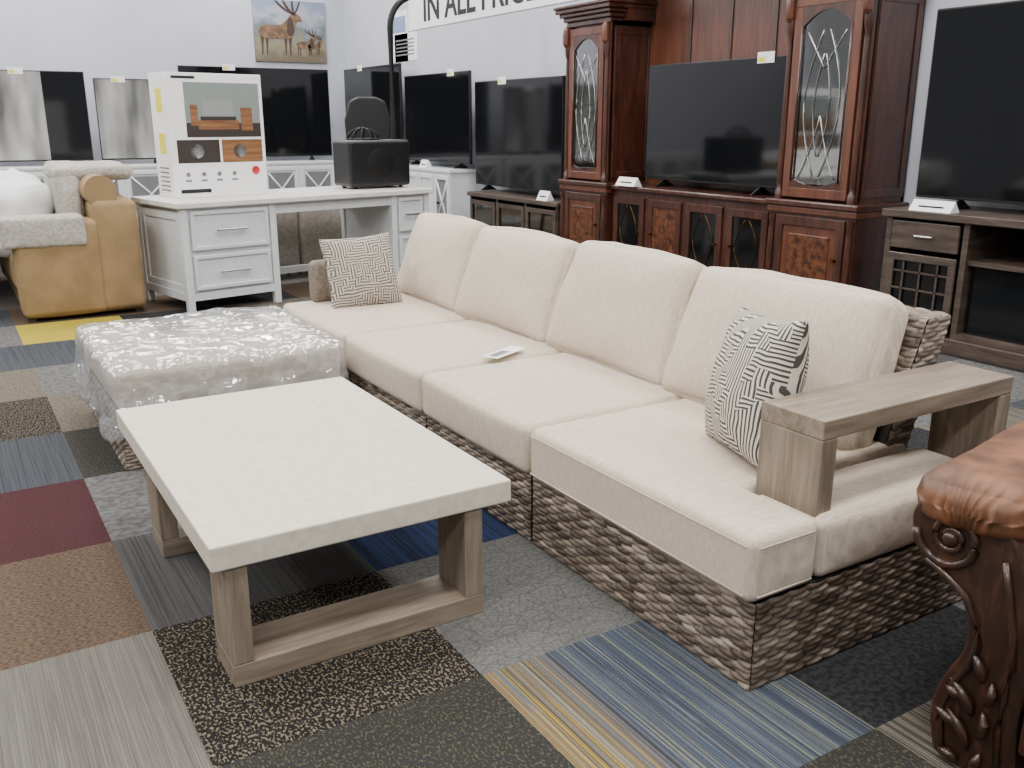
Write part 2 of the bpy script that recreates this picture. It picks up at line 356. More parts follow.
    def finish(s):
        objs=[]
        for name,p in s.parts.items():
            me=bpy.data.meshes.new(name); me.from_pydata(p['v'],[],p['f'])
            for m in p['mats']: me.materials.append(m)
            me.polygons.foreach_set('material_index',p['m']); me.polygons.foreach_set('use_smooth',p['s'])
            if M['wicker'] in p['mats']:
                at=me.color_attributes.new('Col','FLOAT_COLOR','POINT')
                at.data.foreach_set('color',np.array(p['col'],dtype=np.float32).ravel())
            if p['uv']:
                ul=me.uv_layers.new(name='UVMap')
                for l in me.loops: ul.data[l.index].uv=p['uv'].get(l.vertex_index,(0,0))
            me.update(); ob=bpy.data.objects.new(name,me); bpy.context.scene.collection.objects.link(ob); objs.append(ob)
        if s.single or len(objs)==1:
            ob=objs[0]; ob.name=s.name; ob.location=s.loc; ob.rotation_euler=(0,0,s.rz); return ob
        e=bpy.data.objects.new(s.name,None); bpy.context.scene.collection.objects.link(e); e.location=s.loc; e.rotation_euler=(0,0,s.rz)
        for o in objs: o.parent=e
        return e
def T(x,y,z): return Matrix.Translation((x,y,z))
def Rm(a,ax): return Matrix.Rotation(math.radians(a),4,ax)

# ------------------------------------------------------------------ room
XW,YW=6.12,15.2
b=B('floor',single=True)
tm={(-1,1):'ribgray',(-1,2):'brown',(-1,3):'maroon',(-1,4):'slate',(-1,5):'blackspec',(-1,6):'tan',(-1,7):'slate',(0,8):'yellow',(-1,0):'mottle',
 (0,0):'darkgold',(0,1):'blackspec',(0,2):'charrib',(0,3):'mottle',(0,4):'darkgold',(0,5):'tan',(0,6):'mottle',(0,7):'slate',
 (1,0):'blue',(1,1):'crack',(1,2):'royal',(1,3):'mottle',(2,0):'black',(2,-1):'beigestripe',(1,-1):'darkgold',(0,-1):'tan',
 (5,1):'beigestripe',(5,2):'mottle',(4,1):'black',(4,2):'tan',(5,3):'ribgray',(2,1):'charrib',(3,0):'mottle',(-1,8):'mottle',(-1,9):'slate'}
names=['ribgray','mottle','slate','charrib','darkgold','tan','brown','black','beigestripe']
rnd=random.Random(3)
for i in range(-9,8):
    for j in range(-6,20):
        x0=.36+.72*i;y0=1.2+.71*j
        x1=min(x0+.72,XW+.1);y1=min(y0+.71,YW+.1)
        if x0>=XW or y0>=YW: continue
        k=tm.get((i,j)) or rnd.choice(names)
        b.add('f',[(x0,y0,0),(x1,y0,0),(x1,y1,0),(x0,y1,0)],[[0,1,2,3]],C[k])
b.finish()
x_l=-6.1
def slab(name,lo,hi,m):
    q=B(name,single=True); q.box('x',lo,hi,m); return q.finish()
slab('wall_right',(XW,-3.06,0),(XW+.1,YW+.1,4.6),M['wall'])
slab('wall_far',(x_l,YW,0),(XW,YW+.1,4.6),M['wall'])
slab('ceiling',(x_l,-3.06,4.6),(XW+.1,YW+.1,4.7),M['ceil'])
slab('baseboard_right',(XW-.015,-3,0),(XW,YW,.1),M['espresso'])
slab('baseboard_far',(x_l,YW-.015,0),(XW-.015,YW,.1),M['espresso'])

# ------------------------------------------------------------------ coffee table
b=B('coffee_table')
b.box('top',(.455,2.19,.35),(1.345,3.555,.42),M['tabletop'],.005,2)
for i,(y0,y1) in enumerate(((2.20,2.38),(3.09,3.27))):
    b.box('leg_frame_%d'%(i+1),(.49,y0,.065),(.548,y1,.35),M['oakZ'],.003)
    b.box('leg_frame_%d'%(i+1),(1.19,y0,.065),(1.25,y1,.35),M['oakZ'],.003)
    b.box('leg_frame_%d'%(i+1),(.49,y0,0),(1.25,y1,.065),M['oakX'],.003)
b.finish()

# ------------------------------------------------------------------ sectional sofa
b=B('sectional_sofa')
mods=[(1.475,2.525),(2.54,3.355),(3.37,4.205),(4.22,5.17)]
zt=.255
for i,(y0,y1) in enumerate(mods):
    p='wicker_base_%d'%(i+1)
    b.box(p,(1.65,y0+.012,.012),(2.67,y1-.012,zt-.003),M['wickdark'])
    b.wicker(p,(1.645,y1,.0),(0,-1,0),(0,0,1),y1-y0,zt)
    b.wicker(p,(2.675,y0,.0),(0,1,0),(0,0,1),y1-y0,zt)
    b.wicker(p,(1.65,y0+.006,.0),(1,0,0),(0,0,1),1.02,zt)
    if i==3: b.wicker(p,(2.67,y1-.006,.0),(-1,0,0),(0,0,1),1.02,zt)
zc=.44
pts=[(1.615,1.47),(1.865,1.47),(1.865,1.735),(2.6,1.735),(2.6,2.52),(1.615,2.52)]
b.prism('seat_cushion_1',pts,T(0,0,zt),zc+.004-zt,M['linen'],.032,6,True)
b.soft('side_cushion',(1.875,1.475,zt),(2.62,1.725,zc-.005),.03,(.0,.006,.008),M['linen'])
for i,(y0,y1) in enumerate(mods[1:]):
    b.soft('seat_cushion_%d'%(i+2),(1.615,y0-.004,zt),(2.6,y1+.004,zc),.030,(.010,.003,.014),M['linen'],None,12,.002,i*2.2)
y0,y1=mods[0]
for z in (zc-.024,zt+.024):
    b.tube('piping_1',[(1.616,y0+.02,z),(1.616,y1-.02,z)],.003,M['linen'])
    b.tube('piping_1',[(1.64,1.4710,z),(1.84,1.4710,z)],.003,M['linen'])
def lean(p): return (p[0]+.36*(p[2]-.44),p[1],p[2])
ya,yb=1.76,5.17
p='wicker_back'
X0,X1=2.50,2.62; zb=.842
vs=[lean(v) for v in ((X0+.005,ya+.005,.26),(X1-.005,ya+.005,.26),(X1-.005,yb-.005,.26),(X0+.005,yb-.005,.26),(X0+.005,ya+.005,zb-.005),(X1-.005,ya+.005,zb-.005),(X1-.005,yb-.005,zb-.005),(X0+.005,yb-.005,zb-.005))]
b.add(p,vs,[[0,3,2,1],[4,5,6,7],[0,1,5,4],[1,2,6,5],[2,3,7,6],[3,0,4,7]],M['wickdark'])
b.wicker(p,(X0,ya,.26),(1,0,0),(0,0,1),X1-X0,zb-.26,lean)
b.wicker(p,(X1,ya,.26),(0,1,0),(0,0,1),yb-ya,zb-.26,lean)
b.wicker(p,(X0,yb,zb-.20),(0,-1,0),(0,0,1),yb-ya,.20,lean)
b.wicker(p,(X1+.003,ya,zb-.003),(0,1,0),(-1,0,0),yb-ya,X1-X0+.006,lean)
b.soft('end_panel',(1.77,5.04,.442),(2.12,5.14,.68),.03,(.004,.004,.004),M['taupe'],None,5)
for i,(y0,y1,rz_,hh) in enumerate(((1.775,2.66,2,.515),(2.665,3.515,-1.5,.52),(3.52,4.375,1.5,.51),(4.38,5.18,-1.5,.515))):
    yc=(y0+y1)/2; hw=(y1-y0)/2
    def taper(p,hh=hh,hw=hw):
        x,y,z=p; t=max(0,z)/hh
        return (x,y*(1.0-.035*t*t),z+.012*(1-abs(y)/hw)-.006)
    Mx=T(2.31,yc,.45)@Rm(rz_,'Z')@Rm(21,'Y')
    b.soft('back_cushion_%d'%(i+1),(0,-hw,.0),(.15,hw,hh),.045,(.066,.004,.014),M['linen'],Mx,16,.011,i*3.1,wf=3,fn=taper)
p='wood_arm'
b.box(p,(1.885,1.51,.645),(2.74,1.73,.70),M['oakX'],.004)
b.box(p,(1.885,1.51,.26),(1.945,1.73,.645),M['oakZ'],.004)
b.box(p,(2.68,1.51,.0),(2.74,1.73,.645),M['oakZ'],.004)
e=b.finish()
for c in e.children:
    if c.name.startswith('seat_cushion_1'):
        wmod=c.modifiers.new('wn','WEIGHTED_NORMAL'); wmod.keep_sharp=False; wmod.weight=100

# ------------------------------------------------------------------ throw pillows
b=B('throw_pillow')
Mx=T(2.085,1.952,.662)@Rm(-24,'Z')@Rm(14,'Y')@Rm(-90,'Y')@Rm(6,'Z')
b.pillow('cover',.228,.11,M['maze'],Mx); b.finish()
b=B('throw_pillow')
Mx=T(1.99,4.86,.632)@Rm(-4,'Z')@Rm(72,'X')@Rm(3,'Z')
b.pillow('cover',.21,.08,M['maze2'],Mx); b.finish()
b=B('paper_tag')
b.box('sheet',(1.93,3.37,.464),(2.16,3.45,.467),M['card'],0,2,T(2.07,3.42,0)@Rm(25,'Z')@T(-2.07,-3.42,0))
b.box('print',(1.95,3.39,.467),(2.06,3.43,.4675),M['grayink'],0,2,T(2.07,3.42,0)@Rm(25,'Z')@T(-2.07,-3.42,0)); b.finish()

# ------------------------------------------------------------------ ottoman in plastic
b=B('wrapped_ottoman')
x0,x1,y0,y1=.53,1.53,4.03,5.03
b.box('base',(x0+.012,y0+.012,.01),(x1-.012,y1-.012,.25),M['wickdark'])
b.wicker('base',(x0+.006,y1,0),(0,-1,0),(0,0,1),y1-y0,.255)
b.wicker('base',(x0,y0+.006,0),(1,0,0),(0,0,1),x1-x0,.255)
b.wicker('base',(x1-.006,y0,0),(0,1,0),(0,0,1),y1-y0,.255)
b.soft('cushion',(x0,y0,.255),(x1,y1,.44),.035,(.004,.004,.012),M['linen'])
def flare(p):
    x,y,z=p; k=max(0,(.36-z))*.35
    cx,cy=(x0+x1)/2,(y0+y1)/2
    return (x+(x-cx)*k*(1+.5*math.sin(y*31)),y+(y-cy)*k*(1+.5*math.sin(x*27)),z+(.03*math.sin(x*13+y*9) if z<.22 else 0))
b.soft('plastic_wrap',(x0-.035,y0-.025,.17),(x1+.012,y1+.02,.468),.04,(.01,.01,.012),M['film'],None,48,.016,5,True,6,flare)
for k in range(6):
    b.box('printed_warning',(.82,4.56+k*.04,.489),(.98-.02*(k%2),4.576+k*.04,.491),M['grayink'])
    b.box('printed_warning',(1.20,4.60+k*.04,.489),(1.34-.02*(k%2),4.616+k*.04,.491),M['grayink'])
b.finish()

# ------------------------------------------------------------------ frames helper
def frame(b,part,o,ud,w,h,t,d,mat):
    ud=Vector(ud);nd=ud.cross(Vector((0,0,1)));Mx=Matrix(((ud[0],0,nd[0],o[0]),(ud[1],0,nd[1],o[1]),(0,1,0,o[2]),(0,0,0,1)))
    for lo,hi in (((0,0,0),(w,t,d)),((0,h-t,0),(w,h,d)),((0,t,0),(t,h-t,d)),((w-t,t,0),(w,h-t,d))):
        b.box(part,lo,hi,mat,.003,1,Mx)
    return Mx
# ------------------------------------------------------------------ desk
b=B('writing_desk',(1.555,7.32,0),math.radians(11))
W,D=2.37,.86;t=.86
b.box('top',(-.03,-.03,t-.045),(W+.03,D+.03,t),M['whitetop'],.008)
b.box('apron',(.02,.02,t-.13),(W-.02,D-.02,t-.045),M['white'])
for nm,xa,xb in (('pedestal_left',0,.80),('pedestal_right',W-.42,W)):
    b.box(nm,(xa+.02,.03,.13),(xb-.02,D-.03,t-.06),M['white'])
    for xx in (xa,xb-.055):
        for yy in (0,D-.055): b.box(nm,(xx,yy,0),(xx+.055,yy+.055,t-.045),M['white'],.004)
    b.box(nm,(xa+.055,.005,.10),(xb-.055,.03,.16),M['white'])
    b.box(nm,(xa+.0,.055,.10),(xa+.03,D-.055,.16),M['white'])
    for z0,z1 in ((.18,.45),(.49,.79)):
        w=xb-xa-.15
        b.box(nm,(xa+.075,.008,z0),(xb-.075,.03,z1),M['white'],.003)
        frame(b,nm,(xa+.075,.008,z0),(1,0,0),w,z1-z0,.03,.014,M['white'])
        zc_=(z0+z1)/2; xc=(xa+xb)/2; hw=.13 if w>.5 else .07
        b.cyl('handles',(xc-hw,-.035,zc_),(xc+hw,-.035,zc_),.009,M['steel'],n=10)
        for sx in (-1,1): b.cyl('handles',(xc+sx*hw*.8,.01,zc_),(xc+sx*hw*.8,-.035,zc_),.008,M['steel'],n=8)
frame(b,'pedestal_left',(.02,D-.06,.16),(0,-1,0),D-.12,.62,.06,.012,M['white'])
b.box('stretcher',(.80,D-.10,.10),(W-.42,D-.06,.16),M['white'])
b.finish()
b=B('upholstered_bench',(2.45,8.60,0),math.radians(11))
for k in range(3):
    b.soft('panel',(k*.52,0,.08),(k*.52+.5,.3,.80),.04,(.01,.01,.01),M['beige'],None,6)
    for q in (.04,.44): b.cyl('feet',(k*.52+q,.15,0),(k*.52+q,.15,.09),.02,M['espresso'])
b.finish()
ca,sa=math.cos(math.radians(11)),math.sin(math.radians(11))
def dl(x,y): return (1.555+ca*x-sa*y,7.32+sa*x+ca*y)
px,py=dl(.155,.42)
b=B('boxed_record_player',(px,py,.861),math.radians(9))
w,d,h=.80,.34,.96
b.box('carton',(0,0,0),(w,d,h),M['card'],.004)
wood_o=noisemat('print_wood',srgb(.42,.27,.16),srgb(.56,.39,.25),(3,3,40),.5,0)
print_gray=flat('print_gray',srgb(.55,.56,.56),.5); print_teal=flat('print_wall',srgb(.50,.54,.53),.5); print_dark=flat('print_dark',srgb(.2,.17,.15),.5)
f=-.002
b.box('print',(.14,f,.47),(.77,0,.89),print_teal)
b.box('print',(.14,f-.001,.47),(.77,f,.58),print_dark)
b.box('print',(.24,f-.002,.53),(.58,f-.001,.60),wood_o); b.box('print',(.26,f-.003,.60),(.56,f-.002,.63),print_dark)
b.box('print',(.28,f-.002,.63),(.54,f-.0015,.76),print_gray)
b.box('print',(.18,f-.003,.56),(.24,f-.002,.72),wood_o); b.box('print',(.60,f-.003,.52),(.70,f-.002,.70),wood_o)
for k,mm in enumerate((print_dark,wood_o)):
    b.box('print',(.05+k*.37,f,.27),(.40+k*.37,0,.45),mm)
    b.lathe('print',(0,0,0),[(0,0),(.055,0),(.055,.003)],print_gray,20,T(.21+k*.36,f,.36)@Rm(90,'X'))
for k in range(4):
    b.lathe('print',(0,0,0),[(0,0),(.018,0),(.018,.002)],M['grayink'],12,T(.12+k*.13,f+.001,.18)@Rm(90,'X'))
    b.box('print',(.095+k*.13,f,.125),(.145+k*.13,0,.14),M['grayink'])
b.lathe('print',(0,0,0),[(0,0),(.035,0),(.035,.002)],M['red'],16,T(.70,f,.20)@Rm(90,'X'))
b.box('print',(.05,f,.035),(.30,0,.065),M['ink'])
b.box('print',(.05,f,.915),(.24,0,.935),M['ink'])
for z0,z1 in ((.66,.84),(.34,.50)):
    b.box('sticker',(-.002,.10,z0),(0,.22,z1),M['yellow'])
for k in range(6): b.box('sticker',(-.002,.08,.05+k*.035),(0,.27,.062+k*.035),M['grayink'])
b.finish()
px,py=dl(1.72,.30)
b=B('speaker',(px,py,.861),math.radians(4))
b.box('cabinet',(0,0,.02),(.62,.36,.43),M['black'],.03,4)
for x in (.08,.54):
    for y in (.06,.3): b.cyl('feet',(x,y,0),(x,y,.025),.02,M['blackmat'])
b.lathe('grille',(0,0,0),[(0,.004),(.12,.004),(.14,.0)],M['blackmat'],28,T(.31,-.001,.22)@Rm(90,'X'))
b.finish()
px,py=dl(1.98,.46)
b=B('wire_ornament',(px,py,1.293),0)
for k in range(5):
    a0=k*math.pi/5
    b.tube('wires',[(.09*math.cos(t_)*math.cos(a0)*1.7,.09*math.cos(t_)*math.sin(a0),.012+.09*math.sin(t_)) for t_ in [math.pi*j/12 for j in range(13)]],.007,M['blackmat'],6)
b.lathe('base',(0,0,0),[(0,0),(.16,0),(.16,.012),(0,.012)],M['blackmat'],20)
b.finish()
b=B('bar_chair',(4.20,9.85,0),math.radians(-20))
bk=[(-.24,0),(.24,0),(.26,.30),(.20,.50),(.10,.55),(-.10,.55),(-.20,.50),(-.26,.30)]
b.prism('backrest',bk,Matrix(((1,0,0,0),(0,0,1,.2),(0,1,0,1.17),(0,0,0,1))),.07,M['black'],.02,3)
b.soft('seat',(-.26,-.26,.90),(.26,.24,.99),.04,(.0,.0,.01),M['black'],None,5)
for sx in (-1,1):
    b.tube('legs',[(sx*.28,-.27,0),(sx*.22,-.2,.92)],.022,M['blackmat'])
    b.tube('legs',[(sx*.28,.30,0),(sx*.22,.21,.92),(sx*.2,.235,1.3)],.022,M['blackmat'])
    b.tube('footrest',[(sx*.265,-.25,.3),(sx*.265,.27,.3)],.014,M['blackmat'])
b.tube('footrest',[(-.265,-.25,.3),(.265,-.25,.3)],.014,M['blackmat'])
b.finish()

# ------------------------------------------------------------------ tan sofa
b=B('tan_sofa')
b.box('base',(.45,7.64,.03),(1.30,9.95,.2),M['tan'],.02)
b.soft('arm_near',(.43,7.60,.04),(1.02,7.86,.74),.04,(.01,.01,.02),M['tan'])
b.soft('arm_far',(.43,9.75,.04),(1.02,10.0,.74),.06,(.01,.01,.02),M['tan'])
b.soft('back',(.98,7.60,.04),(1.30,10.0,.88),.05,(.01,.01,.02),M['tan'])
b.soft('seat',(.42,7.87,.2),(1.0,9.74,.48),.05,(.01,.0,.02),M['tan'])
b.cyl('bolster',(1.06,7.63,.95),(1.06,8.5,.95),.115,M['tan'],n=24)
b.soft('blanket',(.36,7.575,.56),(.92,7.90,.772),.02,(.005,.01,.01),M['throw'],None,14,.010,2)
b.soft('throw',(.80,7.92,.52),(.97,8.9,1.06),.04,(.02,.01,.01),M['throw'],None,14,.022,7)
b.soft('throw',(.80,7.92,1.02),(1.36,8.8,1.12),.04,(.02,.01,.01),M['throw'],None,14,.022,9)
b.soft('bedding',(.05,8.1,.45),(.78,10.6,.98),.10,(.02,.02,.03),M['bed'],None,20,.06,4,wf=2.5)
for x in (.5,1.24):
    for y in (7.7,9.9): b.cyl('feet',(x,y,0),(x,y,.04),.025,M['espresso'])
b.finish()
b=B('mattress_bed')
b.box('frame',(-1.6,8.6,.0),(-.1,11.2,.45),M['espresso'],.02)
b.soft('mattress',(-1.6,8.6,.45),(-.1,11.2,.85),.08,(.01,.01,.03),M['bed'],None,16,.05,11)
b.finish()

# ------------------------------------------------------------------ televisions
def tv(o,ud,w,z0,h,film=None,legs=.06,t=.04,name='television',lab=.28):
    ud=Vector(ud+(0,))
    b=B(name,(o[0],o[1],0),math.atan2(ud[1],ud[0]))
    b.box('bezel',(0,0,z0),(w,t,z0+h),M['black'],.006)
    b.box('screen',(.012,-.003,z0+.018),(w-.012,0,z0+h-.012),M['screen'])
    if film: b.box('protective_film',(w*film[0]+.01,-.006,z0+.02),(w*film[1]-.01,-.0035,z0+h-.014),M['screenglare'])  # thin silver panel standing in for the reflection on the dark screen
    if legs:
        for x in (w*.15,w*.85): 
            b.prism('feet',[(-.12,0),(.12,0),(.02,legs),(-.02,legs)],Matrix(((0,0,1,x),(1,0,0,t/2),(0,1,0,z0-legs),(0,0,0,1))),.015,M['blackmat'])
    b.box('energy_label',(w*lab,-.010,z0+h-.05),(w*lab+.18,-.007,z0+h+.035),M['card'])
    b.box('energy_label',(w*lab+.01,-.011,z0+h-.04),(w*lab+.08,-.010,z0+h-.005),M['yellow'])
    return b.finish()
RD=(0,-1)
def cabinet_white(name,x0,x1,y0,y1,h,axis):
    b=B(name)
    b.box('top',(x0-.02,y0-.02,h-.04),(x1,y1+.02,h),M['white'],.006)
    b.box('body',(x0,y0,.08),(x1,y1,h-.04),M['white'])
    b.box('plinth',(x0+.03,y0+.03,0),(x1,y1-.03,.08),M['white'])
    if axis=='x':
        n=4; w=(y1-y0)/n
        for i in range(n):
            frame(b,'door_%d'%(i+1),(x0,y1-i*w-.02,.12),(0,-1,0),w-.04,h-.2,.05,.02,M['white'])
            if i in(0,n-1):
                Lw=w-.14;Lh=h-.3
                b.box('door_%d'%(i+1),(x0-.004,y1-i*w-.07-Lw,.17),(x0-.001,y1-i*w-.07,.17+Lh),M['grayink'])
                for k in (-1,1):
                    b.tube('door_%d'%(i+1),[(x0-.008,y1-i*w-.07-(0 if k>0 else Lw),.17),(x0-.008,y1-i*w-.07-(Lw if k>0 else 0),.17+Lh)],.014,M['white'],6)
            b.cyl('knobs',(x0,y1-(i+.5)*w+.1,h*.5),(x0-.035,y1-(i+.5)*w+.1,h*.5),.014,M['blackmat'])
    else:
        n=4; w=(x1-x0)/n
        for i in range(n):
            frame(b,'door_%d'%(i+1),(x0+i*w+.02,y0,.12),(1,0,0),w-.04,h-.2,.05,.02,M['white'])
            b.box('door_%d'%(i+1),(x0+i*w+.09,y0-.004,.2),(x0+(i+1)*w-.09,y0-.001,h-.16),M['grayink'])
            for k in (-1,1):
                b.tube('door_%d'%(i+1),[(x0+i*w+.09 if k>0 else x0+(i+1)*w-.09,y0-.008,.2),(x0+(i+1)*w-.09 if k>0 else x0+i*w+.09,y0-.008,h-.16)],.014,M['white'],6)
    return b.finish()
cabinet_white('white_media_console',3.1,5.45,14.2,14.65,.86,'y')
tv((3.22,14.38),(1,0),2.26,.93,1.30)
cabinet_white('white_media_console',5.6,6.1,10.6,12.4,.86,'x')
tv((5.8,12.30),RD,1.86,.93,1.13,lab=.7)
tv((5.85,14.66),RD,2.1,.93,1.32)
cabinet_white('white_media_console',5.62,6.1,12.6,14.7,.86,'x')
cabinet_white('white_media_console',.2,3.0,14.2,14.65,.86,'y')
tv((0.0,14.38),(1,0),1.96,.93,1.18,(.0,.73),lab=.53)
cabinet_white('white_media_console',-2.4,.1,14.2,14.65,.86,'y')
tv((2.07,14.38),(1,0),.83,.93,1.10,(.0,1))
b=B('dark_media_console')
x0,x1,y0,y1,h=5.58,6.1,8.15,10.05,.63
b.box('top',(x0-.03,y0-.03,h-.05),(x1,y1+.03,h),M['espresso'],.006)
b.box('back',(x1-.03,y0,.06),(x1,y1,h-.05),M['espresso']); b.box('bottom',(x0,y0,.06),(x1,y1,.11),M['espresso'])
for y in (y0,y0+.62,y1-.66,y1-.04): b.box('uprights',(x0,y,0),(x1,y+.04,h-.05),M['espresso'])
for i in range(3):
    w=(y1-y0)/3
    frame(b,'door_%d'%(i+1),(x0,y1-i*w-.02,.13),(0,-1,0),w-.04,h-.22,.05,.015,M['espresso'])
    b.box('glass_%d'%(i+1),(x0+.004,y1-(i+1)*w+.06,.17),(x0+.008,y1-i*w-.06,h-.13),M['glass'])
b.finish()
tv((5.80,10.30),RD,1.9,.70,1.22,lab=.30)

# ------------------------------------------------------------------ entertainment centre
b=B('entertainment_center')
ch=M['cherry'];c2=M['cherry2']
XF,XB=5.56,6.11
def crown(part,x0,y0,y1,z):
    for k,(e,zz,hh) in enumerate(((.0,0,.05),(.025,.05,.04),(.055,.09,.035),(.085,.125,.04),(.10,.165,.03))):
        b.box(part,(x0-e,y0-e,z+zz),(XB,y1+e,z+zz+hh),ch,.008)
for nm,y0,y1 in (('right_tower',4.36,5.17),('left_tower',7.28,8.05)):
    b.box(nm,(XF-.04,y0-.03,0),(XB,y1+.03,.12),ch,.012)
    b.box(nm,(XF,y0,.12),(XB,y1,.84),ch,.004)
    b.box(nm,(XF-.035,y0-.03,.83),(XB,y1+.03,.88),ch,.012)
    b.box(nm,(XF-.02,y0-.015,.78),(XB,y1+.015,.83),c2,.008)
    w=(y1-y0-.16)
    Mx=frame(b,nm,(XF,y1-.08,.16),(0,-1,0),w,.60,.07,.02,ch)
    b.box(nm,(.07,.07,0),(w-.07,.53,.006),c2,0,2,Mx)
    b.box(nm,(.13,.13,0),(w-.13,.47,.014),M['burl'],.01,2,Mx)
    for y in (y0+.035,y1-.035):
        b.lathe(nm,(XF-.005,y,.14),[(.03,0),(.03,.05),(.02,.07),(.026,.12),(.03,.3),(.026,.5),(.02,.55),(.03,.58),(.03,.62)],ch,14)
    b.cyl(nm,(XF-.02,y0+.14,.47),(XF-.05,y0+.14,.47),.015,M['brass'])
    u0,u1=y0+.03,y1-.03; xf=XF+.04; z0,z1=.88,2.36
    b.box(nm,(xf,u0,z0),(XB,u0+.03,z1),ch); b.box(nm,(xf,u1-.03,z0),(XB,u1,z1),ch)
    b.box(nm,(XB-.03,u0,z0),(XB,u1,z1),M['darkin']); b.box(nm,(xf,u0,z1-.04),(XB,u1,z1),ch)
    for z in (1.25,1.62,1.98): b.box(nm,(xf+.05,u0+.03,z),(XB-.03,u1-.03,z+.012),M['darkin'])
    Ms=frame(b,nm,(xf+.03,u0,z0+.04),(1,0,0),XB-xf-.05,z1-z0-.1,.06,.01,ch)
    st=.075
    b.box(nm,(xf-.02,u0,z0),(xf+.02,u0+st,z1),ch,.004); b.box(nm,(xf-.02,u1-st,z0),(xf+.02,u1,z1),ch,.004)
    for y in (u0+.035,u1-.035):
        b.lathe(nm,(xf-.028,y,z0),[(.032,0),(.032,.06),(.02,.08),(.024,.12),(.026,.5),(.021,1.12),(.018,1.16),(.03,1.2),(.034,1.28),(.028,1.40)],ch,16)
        b.soft(nm,(xf-.08,y-.032,2.16),(xf-.02,y+.032,2.34),.025,(.01,.0,.01),c2,None,3)
    dw=u1-u0-2*st
    Md=frame(b,nm,(xf-.02,u1-st,z0+.02),(0,-1,0),dw,z1-z0-.06,.07,.025,c2)
    dh=z1-z0-.06
    b.box(nm+'_glass',(.065,.10,.008),(dw-.065,dh-.06,.012),M['glass'],0,2,Md)
    arc=[(.06,dh-.06)]+[(.065+(dw-.13)*k/14,dh-.22+.12*math.sin(math.pi*k/14)) for k in range(15)]+[(dw-.06,dh-.06)]
    b.prism(nm,arc[::-1],Md@T(0,0,.004),.018,ch)
    arc=[(.06,.06)]+[(.065+(dw-.13)*k/14,.14-.05*math.sin(math.pi*k/14)) for k in range(15)]+[(dw-.06,.06)]
    b.prism(nm,arc,Md@T(0,0,.004),.018,ch)
    for s_ in (.08,dw-.08): b.tube(nm,[Md@Vector((s_,z,.028)) for z in (.12,dh-.2)],.008,ch,6)
    def L(pts): b.tube(nm+'_glass',[Md@Vector((x,y,.016)) for x,y in pts],.0035,M['steel'],6)
    cx=dw/2
    for s_ in (-1,1):
        L([(cx+s_*(.03+.13*math.sin(math.pi*t)),.16+(dh-.4)*t) for t in [k/16 for k in range(17)]])
        L([(cx+s_*(.01+.06*math.sin(math.pi*t)),.30+(dh-.7)*t) for t in [k/16 for k in range(17)]])
        L([(cx+s_*.17*(1-t),.14+.25*t+.2*t*t) for t in [k/8 for k in range(9)]])
        L([(cx+s_*.17*(1-t),dh-.25-.25*t) for t in [k/8 for k in range(9)]])
    crown(nm,xf-.03,u0,u1,2.34)
# small puck lamp glowing inside the right glazed tower
pm,pnt,pb=newmat('puck_lamp_glow'); pb.inputs['Emission Color'].default_value=(1,.75,.45,1); pb.inputs['Emission Strength'].default_value=25
for yy in (4.62,4.76,4.90): b.lathe('right_tower_puck_lamps',(5.84,yy,2.30),[(0,0),(.022,0),(.022,.02)],pm,14)
y0,y1=5.20,7.25; xf=XF+.06
b.box('center_base',(xf-.03,y0,0),(XB,y1,.1),ch,.01)
b.box('center_base',(xf,y0,.1),(XB,y1,.82),ch)
b.box('center_base',(xf-.04,y0,.82),(XB,y1,.865),ch,.012)
w=(y1-y0)/4
for i in range(4):
    Mx=frame(b,'center_door_%d'%(i+1),(xf,y1-i*w-.03,.14),(0,-1,0),w-.06,.62,.065,.02,ch)
    if i in (1,): b.box('center_door_%d'%(i+1),(.065,.065,0),(w-.125,.555,.01),M['burl'],.008,2,Mx)
    else:
        b.box('center_door_%d'%(i+1),(.065,.065,0),(w-.125,.555,.006),M['screen'],0,2,Mx)
        for s_ in (-1,1): b.tube('center_door_%d'%(i+1),[Mx@Vector((w/2-.03+s_*(.02+.10*math.sin(math.pi*t)),.08+.46*t,.01)) for t in [k/10 for k in range(11)]],.003,M['brass'],5)
    b.cyl('center_door_%d'%(i+1),(xf-.02,y1-(i+.5)*w+(.17 if i%2 else -.17),.45),(xf-.045,y1-(i+.5)*w+(.17 if i%2 else -.17),.45),.012,M['brass'])
b.box('hutch_back',(6.05,y0-.05,.865),(XB,y1+.05,2.8),c2)
for k in range(1,4): b.box('hutch_back',(6.04,y0+k*(y1-y0)/4-.02,.9),(6.05,y0+k*(y1-y0)/4+.02,2.7),ch)
b.box('bridge',(XF+.10,y0-.06,2.72),(XB,y1+.06,2.84),ch,.01)
b.box('bridge',(XF+.16,y0-.06,2.36),(XB,y0+.02,2.74),ch); b.box('bridge',(XF+.16,y1-.02,2.36),(XB,y1+.06,2.74),ch)
crown('bridge',XF+.10,y0,y1,2.84)
b.finish()
tv((5.78,6.98),RD,1.72,.93,1.02,lab=.79)

